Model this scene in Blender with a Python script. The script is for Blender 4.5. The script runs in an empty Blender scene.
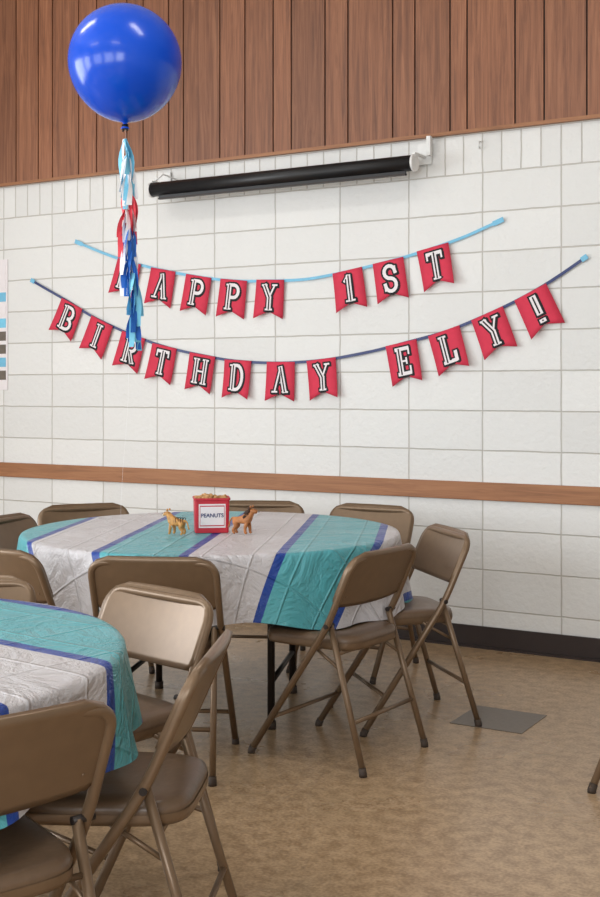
import bpy, bmesh, math, random
from mathutils import Vector, Matrix
random.seed(7)
sc=bpy.context.scene
try: sc.view_settings.view_transform='Standard'
except Exception: pass
RX=Vector((.8643,.503,0)); FX=Vector((-.503,.8643,0))
def P(a,b,z=0.0):
    """survey axes (a across, b deep) -> room axes"""
    v=RX*a+FX*b; return Vector((v.x,v.y,z))
WY=5.8

# ---------------- materials ----------------
def lin(c):
    c=c/255.0
    return c/12.92 if c<=.04045 else ((c+.055)/1.055)**2.4
def rgb(r,g,b): return (lin(r),lin(g),lin(b),1)
def newmat(name):
    m=bpy.data.materials.new(name); m.use_nodes=True
    nt=m.node_tree; b=nt.nodes['Principled BSDF']
    return m,nt,b
def N(nt,t,**k):
    n=nt.nodes.new(t)
    for a,v in k.items(): setattr(n,a,v)
    return n
def simple(name,col,rough=.5,metal=0,var=.06,scale=20,bump=0,coat=0,spec=.5):
    m,nt,b=newmat(name)
    tc=N(nt,'ShaderNodeTexCoord'); no=N(nt,'ShaderNodeTexNoise'); no.inputs['Scale'].default_value=scale
    no.inputs['Detail'].default_value=4
    nt.links.new(tc.outputs['Object'],no.inputs['Vector'])
    r=N(nt,'ShaderNodeValToRGB')
    r.color_ramp.elements[0].position=.3; r.color_ramp.elements[1].position=.7
    r.color_ramp.elements[0].color=tuple(c*(1-var) for c in col[:3])+(1,)
    r.color_ramp.elements[1].color=tuple(min(1,c*(1+var)) for c in col[:3])+(1,)
    nt.links.new(no.outputs['Fac'],r.inputs['Fac']); nt.links.new(r.outputs['Color'],b.inputs['Base Color'])
    b.inputs['Roughness'].default_value=rough; b.inputs['Metallic'].default_value=metal
    b.inputs['Specular IOR Level'].default_value=spec
    if coat: b.inputs['Coat Weight'].default_value=coat; b.inputs['Coat Roughness'].default_value=.05
    if bump:
        bp=N(nt,'ShaderNodeBump'); bp.inputs['Strength'].default_value=bump; bp.inputs['Distance'].default_value=.004
        nt.links.new(no.outputs['Fac'],bp.inputs['Height']); nt.links.new(bp.outputs['Normal'],b.inputs['Normal'])
    return m

M={}
M['metal']=simple('chair_enamel',rgb(120,98,76),.33,.3,.05,30)
M['vinyl']=simple('chair_vinyl',rgb(106,85,66),.36,0,.08,60,.15)
M['rubber']=simple('rubber',rgb(62,50,41),.7)
M['steel']=simple('dark_steel',rgb(44,37,34),.45,.4)
M['tabletop']=simple('table_laminate',rgb(150,120,90),.5)
M['white']=simple('white_enamel',rgb(222,222,220),.4)
M['black']=simple('black_enamel',rgb(13,13,17),.42)
M['ceil']=simple('ceiling_paint',rgb(215,212,206),.9)
M['wallpaint']=simple('side_wall_paint',rgb(194,191,186),.8)
M['flag']=simple('flag_card',rgb(206,50,76),.8,0,.04,40)
M['ltr_w']=simple('letter_white',rgb(228,222,224),.8,0,.02)
M['ltr_k']=simple('letter_black',rgb(18,16,22),.8,0,.02)
M['navy']=simple('navy_ribbon',rgb(40,54,104),.45)
M['sky']=simple('sky_ribbon',rgb(112,182,214),.45)
M['balloon']=simple('balloon_latex',rgb(0,76,205),.22,0,.02,4,0,.15,.4)
M['t_blue']=simple('tissue_blue',rgb(30,100,190),.7)
M['t_sky']=simple('tissue_sky',rgb(120,196,226),.7)
M['t_red']=simple('tissue_red',rgb(220,66,80),.7)
M['t_white']=simple('tissue_white',rgb(240,241,246),.7)
M['tin']=simple('red_carton',rgb(186,28,48),.4)
M['peanut']=simple('peanut_shell',rgb(186,142,94),.8,0,.2,150,.5)
M['gold']=simple('toy_tan',rgb(190,138,74),.5,0,.35,70)
M['brown']=simple('toy_brown',rgb(166,104,54),.5,0,.25,60)
M['mane']=simple('toy_mane',rgb(62,36,22),.7,0,.3,90)
M['cream']=simple('toy_cream',rgb(230,215,190),.6)
M['baseb']=simple('rubber_base',rgb(48,38,36),.5)
M['tiledark']=simple('patch_tile',rgb(104,94,84),.35,0,.12,60)

# cmu wall
m,nt,b=newmat('painted_block'); M['cmu']=m
tc=N(nt,'ShaderNodeTexCoord'); sx=N(nt,'ShaderNodeSeparateXYZ'); nt.links.new(tc.outputs['Object'],sx.inputs[0])
ax=N(nt,'ShaderNodeMath',operation='ADD'); ax.inputs[1].default_value=1.868+.4155*20+.003
nt.links.new(sx.outputs['X'],ax.inputs[0])
az=N(nt,'ShaderNodeMath',operation='ADD'); az.inputs[1].default_value=.003
nt.links.new(sx.outputs['Z'],az.inputs[0])
cb=N(nt,'ShaderNodeCombineXYZ'); nt.links.new(ax.outputs[0],cb.inputs[0]); nt.links.new(az.outputs[0],cb.inputs[1])
dn=N(nt,'ShaderNodeTexNoise'); dn.inputs['Scale'].default_value=9; dn.inputs['Detail'].default_value=3
nt.links.new(tc.outputs['Object'],dn.inputs['Vector'])
dv=N(nt,'ShaderNodeVectorMath',operation='MULTIPLY_ADD'); dv.inputs[1].default_value=(.007,.007,0)
nt.links.new(dn.outputs['Color'],dv.inputs[0]); nt.links.new(cb.outputs[0],dv.inputs[2])
def brick(wd):
    br=N(nt,'ShaderNodeTexBrick'); br.offset=0; br.offset_frequency=1; br.squash=1
    br.inputs['Scale'].default_value=1
    br.inputs['Mortar Size'].default_value=.0055; br.inputs['Mortar Smooth'].default_value=.9
    br.inputs['Brick Width'].default_value=wd; br.inputs['Row Height'].default_value=.204
    br.inputs['Color1'].default_value=rgb(224,224,222); br.inputs['Color2'].default_value=rgb(216,216,214)
    br.inputs['Mortar'].default_value=rgb(186,182,175)
    nt.links.new(dv.outputs[0],br.inputs['Vector']); return br
b1=brick(.4155); b2=brick(.4155/4)
gt=N(nt,'ShaderNodeMath',operation='GREATER_THAN'); gt.inputs[1].default_value=2.446; nt.links.new(sx.outputs['Z'],gt.inputs[0])
mc=N(nt,'ShaderNodeMix',data_type='RGBA'); nt.links.new(gt.outputs[0],mc.inputs['Factor'])
nt.links.new(b1.outputs['Color'],mc.inputs['A']); nt.links.new(b2.outputs['Color'],mc.inputs['B'])
mf=N(nt,'ShaderNodeMix',data_type='FLOAT'); nt.links.new(gt.outputs[0],mf.inputs['Factor'])
nt.links.new(b1.outputs['Fac'],mf.inputs['A']); nt.links.new(b2.outputs['Fac'],mf.inputs['B'])
no=N(nt,'ShaderNodeTexNoise'); no.inputs['Scale'].default_value=38; no.inputs['Detail'].default_value=7
nt.links.new(tc.outputs['Object'],no.inputs['Vector'])
h=N(nt,'ShaderNodeMath',operation='MULTIPLY_ADD'); h.inputs[1].default_value=-.75
nt.links.new(mf.outputs['Result'],h.inputs[0]); nt.links.new(no.outputs['Fac'],h.inputs[2])
bp=N(nt,'ShaderNodeBump'); bp.inputs['Strength'].default_value=.6; bp.inputs['Distance'].default_value=.007
nt.links.new(h.outputs[0],bp.inputs['Height']); nt.links.new(bp.outputs['Normal'],b.inputs['Normal'])
nt.links.new(mc.outputs['Result'],b.inputs['Base Color']); b.inputs['Roughness'].default_value=.6

# wood planks
def woodmat(name,c0,c1,c2,scl,lo_,hi_):
    m,nt,b=newmat(name)
    tc=N(nt,'ShaderNodeTexCoord'); mp=N(nt,'ShaderNodeMapping'); mp.inputs['Scale'].default_value=scl
    at=N(nt,'ShaderNodeAttribute'); at.attribute_name='tone'
    ad=N(nt,'ShaderNodeVectorMath',operation='MULTIPLY_ADD'); ad.inputs[1].default_value=(7,7,7)
    nt.links.new(at.outputs['Color'],ad.inputs[0]); nt.links.new(tc.outputs['Object'],ad.inputs[2])
    nt.links.new(ad.outputs[0],mp.inputs['Vector'])
    no=N(nt,'ShaderNodeTexNoise'); no.inputs['Scale'].default_value=3.2; no.inputs['Detail'].default_value=10; no.inputs['Distortion'].default_value=.9
    no.inputs['Roughness'].default_value=.7
    nt.links.new(mp.outputs[0],no.inputs['Vector'])
    r=N(nt,'ShaderNodeValToRGB'); e=r.color_ramp.elements
    e[0].position=.32; e[0].color=c0; e[1].position=.68; e[1].color=c2
    x=e.new(.5); x.color=c1
    nt.links.new(no.outputs['Fac'],r.inputs['Fac'])
    mr=N(nt,'ShaderNodeMapRange'); mr.inputs['To Min'].default_value=lo_; mr.inputs['To Max'].default_value=hi_
    nt.links.new(at.outputs['Fac'],mr.inputs['Value'])
    ml=N(nt,'ShaderNodeVectorMath',operation='SCALE'); nt.links.new(r.outputs['Color'],ml.inputs[0]); nt.links.new(mr.outputs[0],ml.inputs['Scale'])
    nt.links.new(ml.outputs[0],b.inputs['Base Color']); b.inputs['Roughness'].default_value=.5
    return m
M['wood']=woodmat('wood_panel',rgb(106,66,45),rgb(138,88,60),rgb(160,108,77),(15,15,.6),.74,1.10)
M['trimw']=woodmat('oak_trim',rgb(130,86,54),rgb(152,102,66),rgb(166,116,77),(.7,14,14),1,1)
M['groove']=simple('panel_groove',rgb(38,22,16),.7)

# floor
m,nt,b=newmat('vinyl_floor'); M['floor']=m
tc=N(nt,'ShaderNodeTexCoord')
n1=N(nt,'ShaderNodeTexNoise'); n1.inputs['Scale'].default_value=95; n1.inputs['Detail'].default_value=5
n3=N(nt,'ShaderNodeTexNoise'); n3.inputs['Scale'].default_value=20; n3.inputs['Detail'].default_value=5
n2=N(nt,'ShaderNodeTexNoise'); n2.inputs['Scale'].default_value=2.2; n2.inputs['Detail'].default_value=4
for n in (n1,n2,n3): nt.links.new(tc.outputs['Object'],n.inputs['Vector'])
av=N(nt,'ShaderNodeMath',operation='MULTIPLY_ADD'); av.inputs[1].default_value=.5
nt.links.new(n3.outputs['Fac'],av.inputs[0])
hv=N(nt,'ShaderNodeMath',operation='MULTIPLY'); hv.inputs[1].default_value=.5; nt.links.new(n1.outputs['Fac'],hv.inputs[0]); nt.links.new(hv.outputs[0],av.inputs[2])
r=N(nt,'ShaderNodeValToRGB'); e=r.color_ramp.elements
e[0].position=.39; e[0].color=rgb(144,118,89); e[1].position=.61; e[1].color=rgb(188,160,127)
nt.links.new(av.outputs[0],r.inputs['Fac'])
br=N(nt,'ShaderNodeTexBrick'); br.offset=0; br.offset_frequency=1
br.inputs['Scale'].default_value=1; br.inputs['Brick Width'].default_value=.3048; br.inputs['Row Height'].default_value=.3048
br.inputs['Mortar Size'].default_value=.001
br.inputs['Color1'].default_value=(1,1,1,1); br.inputs['Color2'].default_value=(.965,.96,.95,1); br.inputs['Mortar'].default_value=(.9,.89,.88,1)
nt.links.new(tc.outputs['Object'],br.inputs['Vector'])
mx=N(nt,'ShaderNodeMix',data_type='RGBA',blend_type='MULTIPLY'); mx.inputs['Factor'].default_value=1
nt.links.new(r.outputs['Color'],mx.inputs['A']); nt.links.new(br.outputs['Color'],mx.inputs['B'])
nt.links.new(mx.outputs['Result'],b.inputs['Base Color'])
mr=N(nt,'ShaderNodeMapRange'); mr.inputs['To Min'].default_value=.22; mr.inputs['To Max'].default_value=.36
nt.links.new(n2.outputs['Fac'],mr.inputs['Value']); nt.links.new(mr.outputs[0],b.inputs['Roughness'])
bp=N(nt,'ShaderNodeBump'); bp.inputs['Strength'].default_value=.2; bp.inputs['Distance'].default_value=.004
nt.links.new(n2.outputs['Fac'],bp.inputs['Height']); nt.links.new(bp.outputs['Normal'],b.inputs['Normal'])

# cloth
m,nt,b=newmat('striped_plastic_cloth'); M['cloth']=m
uv=N(nt,'ShaderNodeUVMap'); uv.uv_map='UVMap'; sx=N(nt,'ShaderNodeSeparateXYZ'); nt.links.new(uv.outputs[0],sx.inputs[0])
fr=N(nt,'ShaderNodeMath',operation='FRACT'); nt.links.new(sx.outputs['X'],fr.inputs[0])
r=N(nt,'ShaderNodeValToRGB'); r.color_ramp.interpolation='CONSTANT'; e=r.color_ramp.elements
e[0].position=0; e[0].color=rgb(22,64,150); e[1].position=.05; e[1].color=rgb(86,170,180)
x=e.new(.5); x.color=rgb(22,64,150); x=e.new(.55); x.color=rgb(200,197,200)
nt.links.new(fr.outputs[0],r.inputs['Fac']); nt.links.new(r.outputs['Color'],b.inputs['Base Color'])
b.inputs['Roughness'].default_value=.28
tc=N(nt,'ShaderNodeTexCoord')
no=N(nt,'ShaderNodeTexNoise'); no.inputs['Scale'].default_value=4; no.inputs['Detail'].default_value=7; no.inputs['Distortion'].default_value=2.2
no.inputs['Roughness'].default_value=.58
nt.links.new(tc.outputs['Object'],no.inputs['Vector'])
ab=N(nt,'ShaderNodeMath',operation='SUBTRACT'); ab.inputs[1].default_value=.5; nt.links.new(no.outputs['Fac'],ab.inputs[0])
ab2=N(nt,'ShaderNodeMath',operation='ABSOLUTE'); nt.links.new(ab.outputs[0],ab2.inputs[0])
cr=N(nt,'ShaderNodeTexBrick'); cr.offset=0; cr.inputs['Scale'].default_value=1; cr.inputs['Brick Width'].default_value=.26; cr.inputs['Row Height'].default_value=.34
cr.inputs['Mortar Size'].default_value=.012; cr.inputs['Mortar Smooth'].default_value=1
nt.links.new(uv.outputs[0],cr.inputs['Vector'])
sm_=N(nt,'ShaderNodeMath',operation='MULTIPLY_ADD'); sm_.inputs[1].default_value=.12
nt.links.new(cr.outputs['Fac'],sm_.inputs[0]); nt.links.new(ab2.outputs[0],sm_.inputs[2])
bp=N(nt,'ShaderNodeBump'); bp.inputs['Strength'].default_value=.9; bp.inputs['Distance'].default_value=.045
nt.links.new(sm_.outputs[0],bp.inputs['Height']); nt.links.new(bp.outputs['Normal'],b.inputs['Normal'])

# ---------------- mesh helpers ----------------
class MB:
    def __init__(s): s.bm=bmesh.new(); s.mats=[]
    def mi(s,m):
        if m not in s.mats: s.mats.append(m)
        return s.mats.index(m)
    def face(s,vs,m,smooth=False):
        try: f=s.bm.faces.new(vs)
        except ValueError: return None
        f.material_index=s.mi(m); f.smooth=smooth; return f
    def box(s,c,d,m,rot=None,smooth=False):
        c=Vector(c); vs=[]
        for i in (-1,1):
            for j in (-1,1):
                for k in (-1,1):
                    v=Vector((i*d[0]/2,j*d[1]/2,k*d[2]/2))
                    if rot: v=rot@v
                    vs.append(s.bm.verts.new(c+v))
        for q in ((0,1,3,2),(4,6,7,5),(0,4,5,1),(2,3,7,6),(0,2,6,4),(1,5,7,3)):
            s.face([vs[i] for i in q],m,smooth)
    def rings(s,rings,m,cap0=True,cap1=True,smooth=True,closed=True):
        rv=[[s.bm.verts.new(p) for p in r] for r in rings]
        n=len(rv[0])
        for a,b in zip(rv,rv[1:]):
            for i in range(n if closed else n-1):
                s.face([a[i],a[(i+1)%n],b[(i+1)%n],b[i]],m,smooth)
        if cap0: s.face(list(reversed(rv[0])),m)
        if cap1: s.face(rv[-1],m)
        return rv
    def tube(s,pts,r,m,n=10,flat=1.0):
        pts=[Vector(p) for p in pts]; rings=[]; up=None
        for i,p in enumerate(pts):
            if i==0: t=pts[1]-p
            elif i==len(pts)-1: t=p-pts[i-1]
            else: t=(pts[i+1]-p).normalized()+(p-pts[i-1]).normalized()
            t.normalize()
            if up is None:
                up=Vector((1,0,0)) if abs(t.x)<.7 else Vector((0,1,0))
            u=(up-t*up.dot(t)).normalized(); v=t.cross(u); up=u
            rr=r[i] if isinstance(r,(list,tuple)) else r
            rings.append([p+u*math.cos(2*math.pi*k/n)*rr+v*math.sin(2*math.pi*k/n)*rr*flat for k in range(n)])
        s.rings(rings,m)
    def lathe(s,prof,c,m,n=32,cap=True):
        c=Vector(c)
        s.rings([[c+Vector((r*math.cos(2*math.pi*k/n),r*math.sin(2*math.pi*k/n),z)) for k in range(n)] for r,z in prof],m,cap,cap)
    def obj(s,name,parent=None,loc=None):
        bmesh.ops.recalc_face_normals(s.bm,faces=s.bm.faces)
        me=bpy.data.meshes.new(name); s.bm.to_mesh(me); s.bm.free()
        for mm in s.mats: me.materials.append(M[mm])
        o=bpy.data.objects.new(name,me); sc.collection.objects.link(o)
        if parent: o.parent=parent
        if loc is not None: o.location=loc
        return o
def empty(name,loc=(0,0,0),rz=0):
    o=bpy.data.objects.new(name,None); sc.collection.objects.link(o); o.location=loc; o.rotation_euler=(0,0,rz); o.empty_display_size=.1
    return o
def fillet(pts,rad,seg=6):
    pts=[Vector(p) for p in pts]; out=[pts[0]]
    for i in range(1,len(pts)-1):
        p=pts[i]; a=(pts[i-1]-p); b_=(pts[i+1]-p); r=min(rad,a.length*.49,b_.length*.49)
        A=p+a.normalized()*r; B=p+b_.normalized()*r
        for k in range(seg+1):
            t=k/seg; out.append(A*(1-t)**2+p*2*t*(1-t)+B*t*t)
    out.append(pts[-1]); return out

# ---------------- room ----------------
XL,XR,YF,ZC=-7.2,3.2,-3.2,4.3
def boxobj(name,c,d,m):
    k=MB(); k.box(c,d,m); return k.obj(name)
boxobj('floor',((XL+XR)/2,(YF+WY)/2,-.05),(XR-XL+.4,WY-YF+.4,.1),'floor')
boxobj('ceiling',((XL+XR)/2,(YF+WY)/2,ZC+.05),(XR-XL+.4,WY-YF+.4,.1),'ceil')
boxobj('wall_back',((XL+XR)/2,WY+.1,ZC/2),(XR-XL+.4,.2,ZC),'cmu')
boxobj('wall_right',(XR+.1,(YF+WY)/2,ZC/2),(.2,WY-YF,ZC),'wallpaint')
def wall_open(name,axis,pos,lo,hi,wins,z0,z1):
    k=MB()
    def bx(a,b_,c,d):
        if b_-a<=0 or d-c<=0: return
        if axis=='y': k.box(((a+b_)/2,pos,(c+d)/2),(b_-a,.2,d-c),'wallpaint')
        else: k.box((pos,(a+b_)/2,(c+d)/2),(.2,b_-a,d-c),'wallpaint')
    bx(lo,hi,0,z0); bx(lo,hi,z1,ZC); cur=lo
    for a,b_ in wins: bx(cur,a,z0,z1); cur=b_
    bx(cur,hi,z0,z1); o=k.obj(name)
    for i,(a,b_) in enumerate(wins):
        w=MB(); mid=(a+b_)/2
        for (c0,c1,e0,e1) in ((a,a+.05,z0,z1),(b_-.05,b_,z0,z1),(a,b_,z0,z0+.05),(a,b_,z1-.05,z1),(mid-.02,mid+.02,z0,z1)):
            if axis=='y': w.box(((c0+c1)/2,pos,(e0+e1)/2),(c1-c0,.08,e1-e0),'white')
            else: w.box((pos,(c0+c1)/2,(e0+e1)/2),(.08,c1-c0,e1-e0),'white')
        w.obj('window_%d'%(i+1+(2 if axis=='y' else 0)))
wall_open('wall_left','x',XL-.1,YF,WY,[(-2.2,0),(.6,2.8)],1.0,3.0)
wall_open('wall_front','y',YF-.1,XL,XR,[(-6.2,-4.0),(-3.2,-1.0),(-.2,2.0)],1.0,3.0)
def area(name,loc,rot,sx_,sy_,pw,col=(1,1,1)):
    l=bpy.data.lights.new(name,'AREA'); l.shape='RECTANGLE'; l.size=sx_; l.size_y=sy_; l.energy=pw; l.color=col
    o=bpy.data.objects.new(name,l); o.location=loc; o.rotation_euler=rot; sc.collection.objects.link(o); return o
for i,y in enumerate((-1.1,1.7)):
    area('window_daylight_left',(XL+.05,y,2.0),(0,-math.pi/2,0),2.0,2.2,118,(.93,.97,1))
for i,x in enumerate((-5.1,-2.1,.9)):
    area('window_daylight_front',(x,YF+.05,2.0),(math.pi/2,0,0),2.2,2.0,(66,78,122)[i],(.94,.975,1))
for i,(x,y) in enumerate(((-4.6,3.2),(-1.6,3.2),(-4.6,0),(-1.6,0))):
    k=MB(); k.box((x,y,ZC-.04),(1.24,.36,.08),'white'); k.obj('ceiling_lamp')
    area('ceiling_lamp_light',(x,y,ZC-.1),(0,0,0),1.2,.3,18,(1,.98,.95))

# wood panelling
k=MB(); k.box(((XL+XR)/2,WY-.004,(2.66+ZC)/2),(XR-XL,.008,ZC-2.66),'groove')
x=XL; tones=[]
ws=[.2,.11,.2,.15,.25,.13,.2,.1,.24,.16]; i=0
while x<XR:
    wd=ws[i%10]*random.choice((.95,1,1.08)); i+=1
    x2=min(XR,x+wd); n0=len(k.bm.faces)
    k.box(((x+x2)/2,WY-.013,(2.66+ZC)/2),(x2-x-.009,.010,ZC-2.66),'wood'); tones.append((n0,len(k.bm.faces),random.random())); x=x2
k.bm.faces.ensure_lookup_table(); cl=k.bm.loops.layers.float_color.new('tone')
for a,b_,t in tones:
    for fi in range(a,b_):
        for lp in k.bm.faces[fi].loops: lp[cl]=(t,t,t,1)
k.obj('trim_wood_panelling')
boxobj('trim_panel_edge',((XL+XR)/2,WY-.016,2.658),(XR-XL,.032,.018),'trimw')
k=MB(); k.box(((XL+XR)/2,WY-.011,.806),(XR-XL,.022,.092),'trimw')
o=k.obj('trim_chair_rail'); bv=o.modifiers.new('b','BEVEL'); bv.width=.004; bv.segments=2
k=MB(); k.box(((XL+XR)/2,WY-.006,.056),(XR-XL,.012,.112),'baseb')
k.box(((XL+XR)/2,WY-.012,.006),(XR-XL,.024,.012),'baseb'); k.obj('baseboard_back')
c=P(.80,4.83); boxobj('floor_patch_tile',(c.x,c.y,.001),(.3,.3,.003),'tiledark')

# ---------------- projector screen case ----------------
O_=Vector((-3.45,WY-.14,2.50)); root=empty('projection_screen',O_)
x0,x1=-.85,.84
prof=[(.042*math.cos(math.radians(a)),.042*math.sin(math.radians(a))) for a in range(0,360,30)]
k=MB()
k.rings([[Vector((x,a,b_)) for a,b_ in prof] for x in (x0,x1)],'black',smooth=True)
k.box((0,-.006,-.046),(x1-x0-.10,.012,.022),'black')
k.box((0,-.006,-.058),(x1-x0-.10,.022,.008),'steel')
k.obj('case',root)
k=MB()
for x in (x0,x1):
    k.rings([[Vector((xx,a*1.08,b_*1.08)) for a,b_ in prof] for xx in (x-.007,x+.007)],'white',smooth=True)
    k.box((x+.002,.07,.048),(.020,.125,.010),'white'); 
    k.box((x+.002,.128,.065),(.08,.010,.11),'white')
    k.box((x+.002,.0,.040),(.018,.028,.024),'white')
k.box((x1+.04,.10,.10),(.022,.03,.10),'white')
k.tube([(x0+.02,0,.05),(x0+.03,.07,.10),(x0+.12,.11,.06)],.005,'white')
k.obj('brackets',root)
k=MB(); q=Vector((-2.3,WY,0))-O_; q.z=.10
k.tube(fillet([q+Vector((0,-.004,0)),q+Vector((0,-.03,0)),q+Vector((0,-.03,-.03)),q+Vector((0,-.012,-.035))],.01),.004,'white'); k.obj('pull_hook',root)

# poster at left
O_=Vector((-5.775,WY-.004,1.75)); root=empty('poster',O_); k=MB(); k.box((0,0,0),(.4,.004,.85),'ltr_w')
k.obj('paper',root); k=MB()
for r_ in range(9):
    for c_ in range(4):
        k.box((-.145+c_*.097,-.003,.35-r_*.085),(.08,.002,.06),random.choice(('sky','ltr_w','ltr_w','t_sky','tiledark','sky')))
k.obj('pictures',root)

# ---------------- banners ----------------
T_,t_,m_=.029,.012,.021
def serif(x,y,h=.2): return ((x-h,y),(x+h,y),t_)
def arc(cx,cy,rx,ry,a0,a1,n=8): return [(cx+rx*math.cos(math.radians(a0+(a1-a0)*i/n)),cy+ry*math.sin(math.radians(a0+(a1-a0)*i/n))) for i in range(n+1)]
def stem(x,y0=-.5,y1=.5): return ((x,y0),(x,y1),T_)
def chain(a,w_): return [(p,q,w_) for p,q in zip(a,a[1:])]
LT={
'H':[stem(-.3),stem(.3),((-.3,0),(.3,0),t_)]+[serif(a,b_,.19) for a in(-.3,.3) for b_ in(-.5,.5)],
'A':[((0,.5),(-.32,-.5),t_),((0,.5),(.3,-.5),T_),((-.2,-.12),(.2,-.12),t_),serif(-.32,-.5,.16),serif(.32,-.5,.17)],
'P':[stem(-.22),serif(-.22,-.5),serif(-.28,.5,.14)]+chain([(-.22,.5)]+arc(.08,.24,.3,.26,90,-90)+[(-.22,-.02)],m_),
'Y':[((-.32,.5),(0,0),T_),((.32,.5),(0,0),t_),stem(0,-.5,0),serif(-.32,.5,.16),serif(.32,.5,.15),serif(0,-.5)],
'1':[stem(.02),((-.22,.28),(.02,.5),m_),serif(.02,-.5,.26)],
'S':chain([(.32,.2)]+arc(0,.26,.3,.24,20,250,10)+arc(0,-.24,.3,.25,80,-160,10)+[(-.32,-.18)],m_)+[((.32,.18),(.32,.46),t_),((-.32,-.18),(-.32,-.46),t_)],
'T':[stem(0),((-.4,.47),(.4,.47),m_),((-.4,.5),(-.4,.25),t_),((.4,.5),(.4,.25),t_),serif(0,-.5)],
'I':[stem(0),serif(0,.5,.22),serif(0,-.5,.22)],
'D':[stem(-.24),serif(-.3,.5,.16),serif(-.3,-.5,.16)]+chain([(-.24,.5)]+arc(0,0,.36,.5,90,-90,10)+[(-.24,-.5)],m_),
'E':[stem(-.2),((-.38,.48),(.34,.48),m_),((-.38,-.48),(.34,-.48),m_),((-.2,0),(.16,0),t_),((.34,.5),(.34,.24),t_),((.34,-.5),(.34,-.22),t_),((.16,.12),(.16,-.12),t_)],
'L':[stem(-.2),serif(-.2,.5,.2),((-.38,-.48),(.34,-.48),m_),((.34,-.5),(.34,-.15),m_)],
'!':[((0,.5),(0,-.15),.036),((0,-.42),(0,-.46),.036)],
}
LT['B']=LT['P'][:1]+[serif(-.28,.5,.14),serif(-.28,-.5,.14)]+LT['P'][3:]+chain([(-.22,-.02)]+arc(.1,-.26,.3,.24,90,-90)+[(-.22,-.5)],m_)
LT['R']=LT['P']+[((0,-.02),(.32,-.5),T_*.9),serif(.34,-.5,.12)]
LW,LH=.104,.138
def draw_letter(k,ch,fr_):
    def st(a,b_,wd,ex,off,mat,sh=(0,0)):
        A=Vector((a[0]*LW+sh[0],a[1]*LH+sh[1])); B=Vector((b_[0]*LW+sh[0],b_[1]*LH+sh[1])); d=(B-A)
        if d.length<1e-6: return
        d.normalize(); n_=Vector((-d.y,d.x)); h_=wd/2+ex; e_=(ex+wd*.22)
        A=A-d*e_; B=B+d*e_
        q=[A+n_*h_,A-n_*h_,B-n_*h_,B+n_*h_]
        k.face([k.bm.verts.new(fr_(p.x,p.y,off)) for p in q],mat)
    for i,(a,b_,wd) in enumerate(LT[ch]):
        st(a,b_,wd,.0078,.0010+i*.00001,'ltr_k'); st(a,b_,wd,.006,.0009+i*.00001,'ltr_k',(.006,-.005))
    for i,(a,b_,wd) in enumerate(LT[ch]): st(a,b_,wd,-.001,.0020+i*.00001,'ltr_w')
    for i,(a,b_,wd) in enumerate(LT[ch]):
        if wd>=.026: st(a,b_,.010,-.001,.0030+i*.00001,'ltr_k')
def interp(pts,x):
    for (a,za),(b_,zb) in zip(pts,pts[1:]):
        if a<=x<=b_:
            return za+(zb-za)*(x-a)/(b_-a),(zb-za)/(b_-a)
    return pts[-1][1],0
def banner(pts,text,ribmat,tape,tl):
    C=Vector((pts[len(pts)//2][0],WY-.012,pts[len(pts)//2][1]))
    root=empty('birthday_banner',C)
    sm=[]
    for i in range(len(pts)-1):
        p0=Vector(pts[max(0,i-1)]);p1=Vector(pts[i]);p2=Vector(pts[i+1]);p3=Vector(pts[min(len(pts)-1,i+2)])
        for j in range(5):
            t=j/5; sm.append(.5*((2*p1)+(p2-p0)*t+(2*p0-5*p1+4*p2-p3)*t*t+(3*p1-p0-3*p2+p3)*t**3))
    sm.append(Vector(pts[-1]))
    k=MB(); y=WY-.012
    top=[];bot=[]
    for i,p in enumerate(sm):
        a=sm[max(0,i-1)];b_=sm[min(len(sm)-1,i+1)]; d=(b_-a).normalized(); n_=Vector((-d.y,d.x))*.008
        yy=y-.003*math.sin(i*.9)
        top.append(k.bm.verts.new(Vector((p.x+n_.x,yy,p.y+n_.y))-C)); bot.append(k.bm.verts.new(Vector((p.x-n_.x,yy-.001,p.y-n_.y))-C))
    for i in range(len(sm)-1): k.face([top[i],top[i+1],bot[i+1],bot[i]],ribmat,True)
    k.obj('ribbon',root)
    k=MB()
    for e_,dd in ((sm[0],sm[1]-sm[0]),(sm[-1],sm[-1]-sm[-2])):
        a=math.atan2(dd.y,dd.x); R=Matrix.Rotation(-a,3,'Y')
        k.box(Vector((e_.x,WY-.014,e_.y))-C,(tl,.003,.026),tape,R)
    k.obj('tape',root)
    kf=MB(); kl=MB()
    s2=[tuple(p) for p in sm]
    for ch,x in text:
        z1,_=interp(s2,x-.08); z2,_=interp(s2,x+.08); sl=(z2-z1)/.16
        a=math.atan(sl)*.92+random.uniform(-.03,.03); ca,sa=math.cos(a),math.sin(a)
        x=x-.112*sa; z,_=interp(s2,x)
        curl=random.uniform(.004,.02); tw=random.uniform(-.014,.014)
        def F(px,pz,off=0,x=x,z=z,ca=ca,sa=sa,curl=curl,tw=tw):
            t=-pz/.225
            yy=WY-.018-off-curl*t*t-tw*px/.1*t
            return Vector((x+px*ca-pz*sa,yy,z+px*sa+pz*ca))-C
        W2,Hf=.092,.222
        cols=[-1,-.5,0,.5,1]; rows=8; g=[]
        for r_ in range(rows+1):
            row=[]
            for cx in cols:
                hh=Hf-(.042*(1-abs(cx)))
                row.append(kf.bm.verts.new(F(cx*W2,.006-(hh)*r_/rows)))
            g.append(row)
        for r_ in range(rows):
            for c_ in range(4): kf.face([g[r_][c_],g[r_+1][c_],g[r_+1][c_+1],g[r_][c_+1]],'flag',True)
        draw_letter(kl,ch,lambda px,pz,off,F=F: F(px,pz-.094,off))
    o=kf.obj('flags',root); so=o.modifiers.new('s','SOLIDIFY'); so.thickness=.0008
    kl.obj('letters',root)
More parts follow.
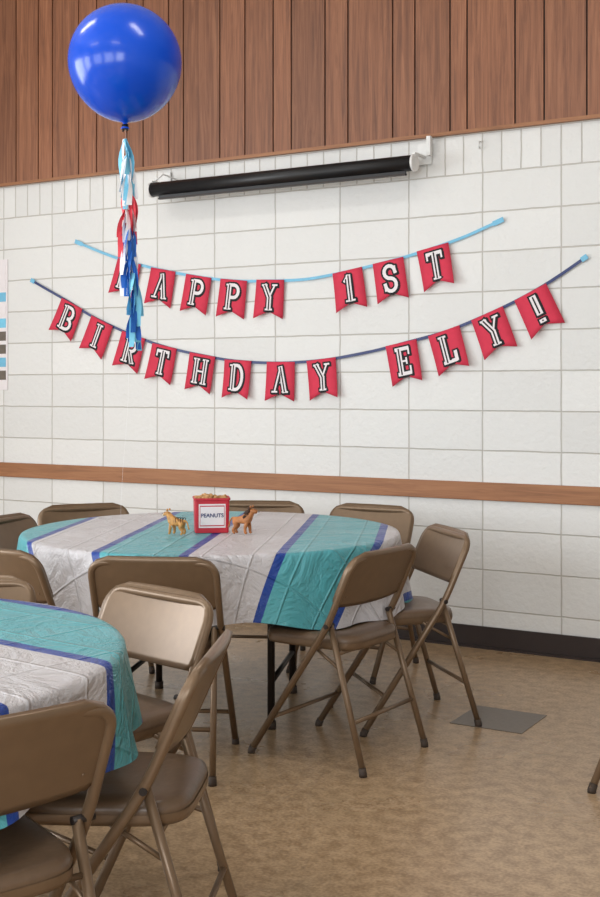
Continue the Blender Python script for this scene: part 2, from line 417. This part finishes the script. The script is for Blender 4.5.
up=[(-4.969,2.244),(-4.777,2.17),(-4.574,2.104),(-4.332,2.043),(-4.055,1.988),(-3.81,1.954),(-3.572,1.943),(-3.311,1.942),(-3.053,1.974),(-2.806,2.015),(-2.539,2.074),(-2.359,2.126),(-2.20,2.182)]
lo=[(-5.351,2.023),(-5.067,1.885),(-4.824,1.764),(-4.567,1.665),(-4.325,1.588),(-4.048,1.53),(-3.789,1.491),(-3.493,1.477),(-3.222,1.49),(-2.968,1.525),(-2.723,1.575),(-2.465,1.637),(-2.217,1.728),(-1.979,1.836),(-1.755,1.972)]
banner(up,list(zip('HAPPY1ST',[-4.597,-4.332,-4.073,-3.82,-3.566,-3.05,-2.803,-2.539])),'sky','sky',.06)
banner(lo,list(zip('BIRTHDAYELY!',[-5.067,-4.824,-4.567,-4.325,-4.045,-3.786,-3.493,-3.219,-2.723,-2.465,-2.217,-1.979])),'navy','sky',.035)

# ---------------- balloon ----------------
bc=P(-.685,4.70,2.61); root=empty('balloon',bc)
k=MB(); R_=.222; prof=[]
for i in range(25):
    a=math.pi/2-math.pi*i/24
    r_=R_*math.cos(a); z=R_*math.sin(a)
    if z<0:
        z*=1.05; r_*=1-.05*(-math.sin(a))**2
    prof.append((max(r_,.008 if i>20 else .001),z))
prof[-1]=(.012,-R_*1.06); prof+= [(.007,-R_*1.10),(.008,-R_*1.12),(.018,-R_*1.17),(.016,-R_*1.18)]
k.lathe(prof,(0,0,0),'balloon',64); k.obj('latex',root)
k=MB(); k.tube([(0,0,-R_*1.10),(.001,0,-R_*1.19)],.013,'black'); k.tube([(-.012,0,-R_*1.22),(.0,0,-R_*1.13),(.013,0,-R_*1.21)],.004,'black'); k.obj('knot_tie',root)
k=MB(); zt=.742-bc.z; sp=[(0,0,-R_*1.1)]+[(.02*math.sin(i*.35),.01*math.sin(i),-R_*1.1+(zt+R_*1.1)*i/12) for i in range(1,13)]
k.tube(sp,.0003,'t_white',4); k.obj('string',root)
k=MB()
seq=[('t_white','t_sky'),('t_sky','t_white'),('t_white','t_sky'),('t_red','t_white'),('t_white','t_red'),('t_blue','t_red'),('t_white','t_blue'),('t_blue','t_white'),('t_sky','t_blue'),('t_sky','t_blue'),('t_sky','t_blue')]
ztop=2.30-bc.z
for i,(m1,m2) in enumerate(seq):
    zz=ztop-i*.066; cx=.010*math.sin(i*.9)+i*.004
    for j in range(8):
        a=random.uniform(0,2*math.pi); rr=random.uniform(.010,.030); L_=random.uniform(.12,.17); mm=m1 if random.random()<.6 else m2
        wv=.011; dx=math.cos(a); dy=math.sin(a); tx,ty=-dy,dx; prev=None; ph=random.uniform(0,6)
        for q in range(8):
            t=q/7; rad=.003+rr*math.sin(min(1,t*1.6)*math.pi/2); c0=Vector((cx+dx*rad+.004*math.sin(ph+t*5),dy*rad,zz-L_*t+.01))
            an=ph*.3+t*1.5; ux=Vector((tx*math.cos(an)+dx*math.sin(an),ty*math.cos(an)+dy*math.sin(an),0))*wv*(.5+.5*min(1,t*3))
            cur=(k.bm.verts.new(c0-ux),k.bm.verts.new(c0+ux))
            if prev: k.face([prev[0],prev[1],cur[1],cur[0]],mm,True)
            prev=cur
k.obj('tissue_tassel',root)

# ---------------- folding chair meshes ----------------
def build_chair_meshes():
    out=[]
    hw=.218
    d=Vector((0,-.41,.91)).normalized()   # local: +Y is forward
    piv=lambda s_:Vector((s_*hw,-.10,.50)); foot=lambda s_:Vector((s_*hw,.235,.012)); top=lambda s_:piv(s_)+d*.262
    k=MB()
    path=[foot(-1),piv(-1),top(-1),top(1),piv(1),foot(1)]
    k.tube(fillet(path,.06,7),.0125,'metal',12,1)
    rp=lambda s_:Vector((s_*.196,-.098,.50)); rf=lambda s_:Vector((s_*.214,-.245,.012))
    for s_ in(-1,1):
        k.tube([rf(s_),rp(s_)*.5+rf(s_)*.5,rp(s_)],.0115,'metal',12)
        k.tube([piv(s_)+Vector((s_*.014,0,0)),piv(s_)-Vector((s_*.034,0,0))],.009,'steel',8)
        k.tube([rf(s_)*.32+rp(s_)*.68+Vector((-s_*.006,0,0)),Vector((s_*.185,-.02,.415))],.006,'metal',6)
    def lerp(a,b_,t): return a*(1-t)+b_*t
    k.tube([lerp(foot(-1),piv(-1),.27),lerp(foot(1),piv(1),.27)],.008,'metal',8)
    k.tube([lerp(rf(-1),rp(-1),.33),lerp(rf(1),rp(1),.33)],.008,'metal',8)
    k.tube([lerp(rf(-1),rp(-1),.80),lerp(rf(1),rp(1),.80)],.007,'metal',8)
    k.tube([lerp(foot(-1),piv(-1),.82),lerp(foot(1),piv(1),.82)],.008,'metal',8)
    out.append(('frame',k))
    k=MB()
    for p,q in ((foot,piv),(rf,rp)):
        for s_ in(-1,1):
            dd=(q(s_)-p(s_)).normalized(); k.tube([p(s_)+dd*.018,p(s_)+dd*.001-Vector((0,0,.003)),Vector((p(s_).x,p(s_).y,0.0))],[.0138,.0145,.0145],'rubber',10)
    out.append(('feet_caps',k))
    k=MB(); n=48
    def outline(sc_,z):
        ring=[]
        for i in range(n):
            a=2*math.pi*i/n; c_=math.cos(a); s_=math.sin(a)
            e_=.42
            x=math.copysign(abs(c_)**e_,c_); y=math.copysign(abs(s_)**e_,s_)
            wd=.190+.010*y
            ring.append(Vector((x*wd*sc_,.02+y*.200*sc_,z)))
        return ring
    k.rings([outline(.90,.406),outline(.985,.410),outline(1.0,.420),outline(1.0,.434)],'metal',True,False)
    k.rings([outline(.985,.430),outline(.995,.440),outline(.972,.453),outline(.90,.460),outline(.6,.457),outline(.2,.450)],'vinyl',False,True)
    out.append(('seat',k))
    k=MB(); nu,nv=24,12; H=.205; W=.226
    base=piv(0)+d*.075; nrm=Vector((0,-.91,-.41)).normalized()
    front=[];back=[]
    for j in range(nv+1):
        v=j/nv; rowf=[];rowb=[]
        rad=.075; dt=(1-v)*H; w_=W
        if dt<rad: w_=W-rad+math.sqrt(max(0,rad*rad-(rad-dt)**2))
        rb=.03; db=v*H
        if db<rb: w_=min(w_,W-rb+math.sqrt(max(0,rb*rb-(rb-db)**2)))
        for i in range(nu+1):
            u=-1+2*i/nu; x=u*w_
            off=.020*(1-(x/W)**2)-.012
            crown=.010*(1-(x/W)**2)*v
            p=base+Vector((x,0,0))+d*(v*H+crown)+nrm*off
            rowf.append(k.bm.verts.new(p-nrm*.004)); rowb.append(k.bm.verts.new(p+nrm*.012))
        front.append(rowf); back.append(rowb)
    for j in range(nv):
        for i in range(nu):
            k.face([front[j][i],front[j][i+1],front[j+1][i+1],front[j+1][i]],'metal',True)
            k.face([back[j][i],back[j+1][i],back[j+1][i+1],back[j][i+1]],'metal',True)
    for j in range(nv):
        for i in(0,nu): k.face([front[j][i],front[j+1][i],back[j+1][i],back[j][i]],'metal',True)
    for i in range(nu):
        for j in(0,nv): k.face([front[j][i],front[j][i+1],back[j][i+1],back[j][i]],'metal',True)
    for s_ in (-1,1):
        for v in(.2,):
            c0=base+Vector((s_*.18,0,0))+d*(v*H)+nrm*(.014+.020*(1-(.18/W)**2)-.012-.002)
            k.tube([c0-nrm*.003,c0+nrm*.002],.004,'metal',8)
    out.append(('backrest',k))
    return out
proto=[]
for nm,k in build_chair_meshes():
    bmesh.ops.recalc_face_normals(k.bm,faces=k.bm.faces)
    me=bpy.data.meshes.new('chair_'+nm); k.bm.to_mesh(me); k.bm.free()
    for mm in k.mats: me.materials.append(M[mm])
    proto.append((nm,me))
def chair(a,b_,fa,fb):
    loc=P(a,b_); f=RX*fa+FX*fb; rz=math.atan2(f.y,f.x)-math.pi/2
    root=empty('folding_chair',loc,rz)
    for nm,me in proto:
        o=bpy.data.objects.new(nm,me); sc.collection.objects.link(o); o.parent=root
def chair_rear(a,b_,fa,fb):
    l=math.hypot(fa,fb); chair(a+.23*fa/l,b_+.23*fb/l,fa/l,fb/l)
chair(.14,4.43,-.82,.58)
chair(.41,4.87,-.96,-.27)
chair_rear(-.505,4.06,.1,1)
chair(-.40,2.71,-.995,.1)
chair_rear(-.38,3.45,-.68,-.73)
chair(-.645,2.27,-.62,.78)
chair_rear(.37,5.92,-.5,-.87)
chair_rear(-.2,6.12,-.1,-1)
chair_rear(-1.08,5.95,.4,-.9)
chair_rear(-1.36,5.38,.8,-.35)
chair_rear(-1.12,4.30,.55,.83)
chair_rear(-1.02,3.68,-.1,-1)
chair(1.28,3.92,-.8,-.6)

# ---------------- round tables ----------------
def table(a,b_,R,ca,cb_,drop,seed,per,rot,flare):
    rnd=random.Random(seed)
    c=P(a,b_); root=empty('round_table',c)
    k=MB(); k.lathe([(R-.02,.712),(R-.008,.715),(R-.008,.735),(R-.02,.738)],(0,0,0),'tabletop',64)
    k.lathe([(R-.06,.69),(R-.05,.712)],(0,0,0),'steel',64)
    k.obj('top',root)
    k=MB()
    for s_ in(-1,1):
        x=s_*.30
        k.tube(fillet([(x,-.28,0.012),(x,-.28,.69),(x,.28,.69),(x,.28,.012)],.04),.015,'steel')
        k.tube([(x,-.28,.18),(x,.28,.18)],.011,'steel')
        k.tube([(x,0,.60),(x-s_*.25,0,.69)],.010,'steel')
        k.tube([(x,-.28,.40),(x,0,.62),(x,.28,.40)],.009,'steel')
        for y in(-.28,.28): k.tube([(x,y,0),(x,y,.03)],.02,'rubber')
    o=k.obj('folding_legs',root); o.rotation_euler=(0,0,math.radians(rot))
    k=MB(); n=260; rings=[]
    pv=(RX*ca+FX*cb_).normalized(); qv=Vector((-pv.y,pv.x,0))
    ph=[rnd.uniform(0,6.28) for _ in range(5)]
    def fold(an): return .5*math.sin(13*an+ph[0]+.8*math.sin(3*an+ph[4]))+.35*math.sin(21*an+ph[1]+.6*math.sin(4*an))+.45*math.sin(7*an+ph[2])
    for r_ in (.001,.1,.2,.3,.4,.5,.6,.68,R-.03,R-.012):
        ring=[]
        for i in range(n):
            an=2*math.pi*i/n
            zz=.7412+.0012*math.sin(r_*11+ph[0])*math.sin(3*an+ph[1])*min(1,r_*3)
            if r_>R-.02: zz=.7405
            ring.append(Vector((r_*math.cos(an),r_*math.sin(an),zz)))
        rings.append((ring,[r_]*n))
    for d_ in [0,.012,.03,.06,.09,.12,.15,.18,.21,.24,.27]:
        ring=[];rf=[]
        for i in range(n):
            an=2*math.pi*i/n
            dl=drop*(1+.10*math.cos(2*(an-ph[3]))+.07*math.sin(5*an+ph[1])+.02*math.sin(13*an+ph[0]))/.27*d_
            t=min(1,d_/.27)
            sw=.004+flare*t+ .026*(t**1.1)*fold(an)
            z=.7405-dl*.98
            if d_==0: sw=.0; z=.738
            ring.append(Vector(((R+sw)*math.cos(an),(R+sw)*math.sin(an),z))); rf.append(R+dl)
        rings.append((ring,rf))
    uvl=k.bm.loops.layers.uv.new('UVMap'); rv=[]
    for ring,rf in rings: rv.append([k.bm.verts.new(p) for p in ring])
    for j in range(len(rv)-1):
        for i in range(n):
            i2=(i+1)%n; f=k.face([rv[j][i],rv[j][i2],rv[j+1][i2],rv[j+1][i]],'cloth',True)
            for lp,(jj,ii) in zip(f.loops,((j,i),(j,i2),(j+1,i2),(j+1,i))):
                an=2*math.pi*ii/n; rr=rings[jj][1][ii]; v=Vector((rr*math.cos(an),rr*math.sin(an),0))
                lp[uvl].uv=((v.dot(pv)-.36)/per+10,v.dot(qv)/per+10)
    k.face(list(reversed(rv[0])),'cloth')
    bmesh.ops.recalc_face_normals(k.bm,faces=k.bm.faces)
    k.obj('tablecloth',root)
    return root
table(-.37,5.02,.78,1,-.108,.28,3,.67,22,.045)
table(-1.18,2.69,.775,.61,.79,.20,5,.73,30,.030)

# ---------------- peanut carton ----------------
TZ=.7425
c=P(-.366,4.95,TZ); root=empty('peanut_carton',c,math.radians(30+8)); root.scale=(1.05,1.05,1.08)
k=MB(); prof=[(.126,0),(.130,.002),(.136,.122),(.142,.124),(.142,.132),(.132,.132),(.126,.108)]
def sq(s_,z,r_=.008):
    pts=[]
    for qx,qy,a0 in((1,1,0),(-1,1,90),(-1,-1,180),(1,-1,270)):
        for j in range(4):
            a=math.radians(a0+30*j); pts.append(Vector((qx*(s_/2-r_)+r_*math.cos(a),(qy*(s_/2-r_)+r_*math.sin(a))*.85,z)))
    return pts
k.rings([sq(s_,z) for s_,z in prof],'tin',True,True,False); k.obj('box',root)
k=MB()
tl=math.atan(.003*.85/.12)
def lab(x,z,o): return Vector((x,-(.130/2*.85)-(z*.003*.85/.12)-o,z))
for (w_,z0,z1,o_,mm) in((.104,.020,.110,.001,'ltr_w'),(.096,.026,.104,.0014,'tin'),(.092,.030,.100,.0018,'ltr_w')):
    k.face([k.bm.verts.new(lab(x,z,o_)) for x,z in((-w_/2,z0),(w_/2,z0),(w_/2,z1),(-w_/2,z1))],mm)
k.obj('label',root)
tcv=bpy.data.curves.new('label_text','FONT'); tcv.body='PEANUTS'; tcv.size=.021; tcv.align_x='CENTER'; tcv.extrude=.0003; tcv.offset=.0004
to=bpy.data.objects.new('label_text',tcv); sc.collection.objects.link(to); tcv.materials.append(M['navy'])
to.parent=root; to.location=lab(0,.060,.003); to.rotation_euler=(math.pi/2+tl,0,0)
k=MB()
for i in range(60):
    x=random.uniform(-.055,.055); y=random.uniform(-.045,.045); z=.122+random.uniform(0,.022)*(1-(abs(x)+abs(y))/.11)
    a=random.uniform(0,3.14); dx=Vector((math.cos(a),math.sin(a),random.uniform(-.4,.4)))*.012
    p=Vector((x,y,z)); k.tube([p-dx*1.15,p-dx*.9,p-dx*.4,p,p+dx*.4,p+dx*.9,p+dx*1.15],[.002,.0062,.0072,.0055,.0075,.006,.002],'peanut',8)
k.obj('peanuts',root)

# ---------------- toy animals ----------------
def skinned(name,verts,edges,mat,parent,sub=2):
    me=bpy.data.meshes.new(name); me.from_pydata([v[:3] for v in verts],edges,[]); o=bpy.data.objects.new(name,me); sc.collection.objects.link(o)
    me.materials.append(M[mat]); o.parent=parent
    sk=o.modifiers.new('skin','SKIN'); sk.use_smooth_shade=True
    for i,v in enumerate(verts):
        r_=v[3]; me.skin_vertices[0].data[i].radius=(r_,r_)
        me.skin_vertices[0].data[i].use_root=(i==0)
    ss=o.modifiers.new('sub','SUBSURF'); ss.levels=sub; ss.render_levels=sub
    return o
def animal(name,loc,rz,body,mane,s_=1.0):
    root=empty(name,loc,rz); root.scale=(s_,)*3
    V=[];E=[]
    def add(x,y,z,r_,p=None):
        V.append((x,y,z,r_)); i=len(V)-1
        if p is not None: E.append((p,i))
        return i
    hip=add(-.026,0,.052,.0150); mid=add(-.004,0,.050,.0140,hip); ch=add(.018,0,.054,.0180,mid)
    nk=add(.030,0,.071,.0125,ch); hd=add(.038,0,.083,.0120,nk); mz=add(.050,0,.079,.0075,hd); add(.055,0,.077,.0055,mz)
    t=add(-.038,0,.056,.0035,hip); t=add(-.047,0,.045,.0026,t); t=add(-.050,0,.030,.0026,t); add(-.054,0,.022,.0038,t)
    for sy in(-1,1):
        a=add(.019,sy*.010,.040,.0085,ch); b2=add(.018+.004*sy,sy*.012,.023,.0060,a); b2=add(.019+.004*sy,sy*.012,.007,.0052,b2); add(.025+.004*sy,sy*.012,.005,.0052,b2)
        a=add(-.024,sy*.010,.040,.0105,hip); b2=add(-.020,sy*.012,.028,.0075,a); b2=add(-.031,sy*.012,.016,.0050,b2); b2=add(-.028,sy*.012,.006,.0050,b2); add(-.022,sy*.012,.005,.0052,b2)
    skinned('body',V,E,body,root)
    k=MB()
    for sy in(-1,1):
        c0=Vector((.035,sy*.009,.093)); k.tube([c0,c0+Vector((-.001,sy*.002,.005)),c0+Vector((-.001,sy*.003,.008))],[.0042,.0036,.001],body,8)
        k.tube([Vector((.0465,sy*.0060,.0862)),Vector((.048,sy*.007,.0868))],.0014,'ltr_k',6)
    k.tube([(.0595,0,.0790),(.0612,0,.0786)],.0024,'ltr_k',8); k.obj('face_details',root)
    if mane=='lion':
        k=MB()
        for i in range(80):
            a=random.uniform(0,2*math.pi); t=random.random()
            c0=Vector((.033-.016*t,0,.081-.018*t)); dv=Vector((-.4,math.cos(a),math.sin(a)*.9)).normalized()
            k.tube([c0+dv*.009,c0+dv*.015,c0+dv*(.020)+Vector((-.003,0,-.003))],[.004,.0035,.0008],'mane',6)
        k.obj('mane',root)
    else:
        k=MB()
        for x in(-.032,-.022,-.012,-.002,.008,.018):
            r_=.0150
            pts=[Vector((x+.002*math.sin(a*3),math.sin(a)*r_,.052+math.cos(a)*r_)) for a in [(-1.9+3.8*q/12) for q in range(13)]]
            k.tube(pts,[.0004]+[.0013]*11+[.0004],'mane',5)
        k.tube([(.006,0,.0375),(-.006,0,.0365),(-.018,0,.0385)],[.004,.006,.004],'cream',8)
        k.tube([(.0545,0,.0745),(.059,0,.0745)],[.005,.004],'cream',8)
        k.obj('stripes',root)
animal('toy_tiger',P(-.497,4.83,TZ),math.radians(30+180-20),'gold','tiger',1.05)
animal('toy_lion',P(-.232,4.85,TZ),math.radians(30-20),'brown','lion',1.18)

# ---------------- world & camera ----------------
w=bpy.data.worlds.new('world'); sc.world=w; w.use_nodes=True
bg=w.node_tree.nodes['Background']; bg.inputs['Color'].default_value=(.85,.92,1,1); bg.inputs['Strength'].default_value=1.3
cam=bpy.data.cameras.new('camera'); co=bpy.data.objects.new('camera',cam); sc.collection.objects.link(co); sc.camera=co
cam.sensor_fit='VERTICAL'; cam.sensor_height=36; cam.lens=36*1200/897; cam.shift_y=-59.5/897; cam.clip_end=60
co.location=(0,0,1.33); co.rotation_euler=(math.pi/2,0,math.atan2(.503,.8643))
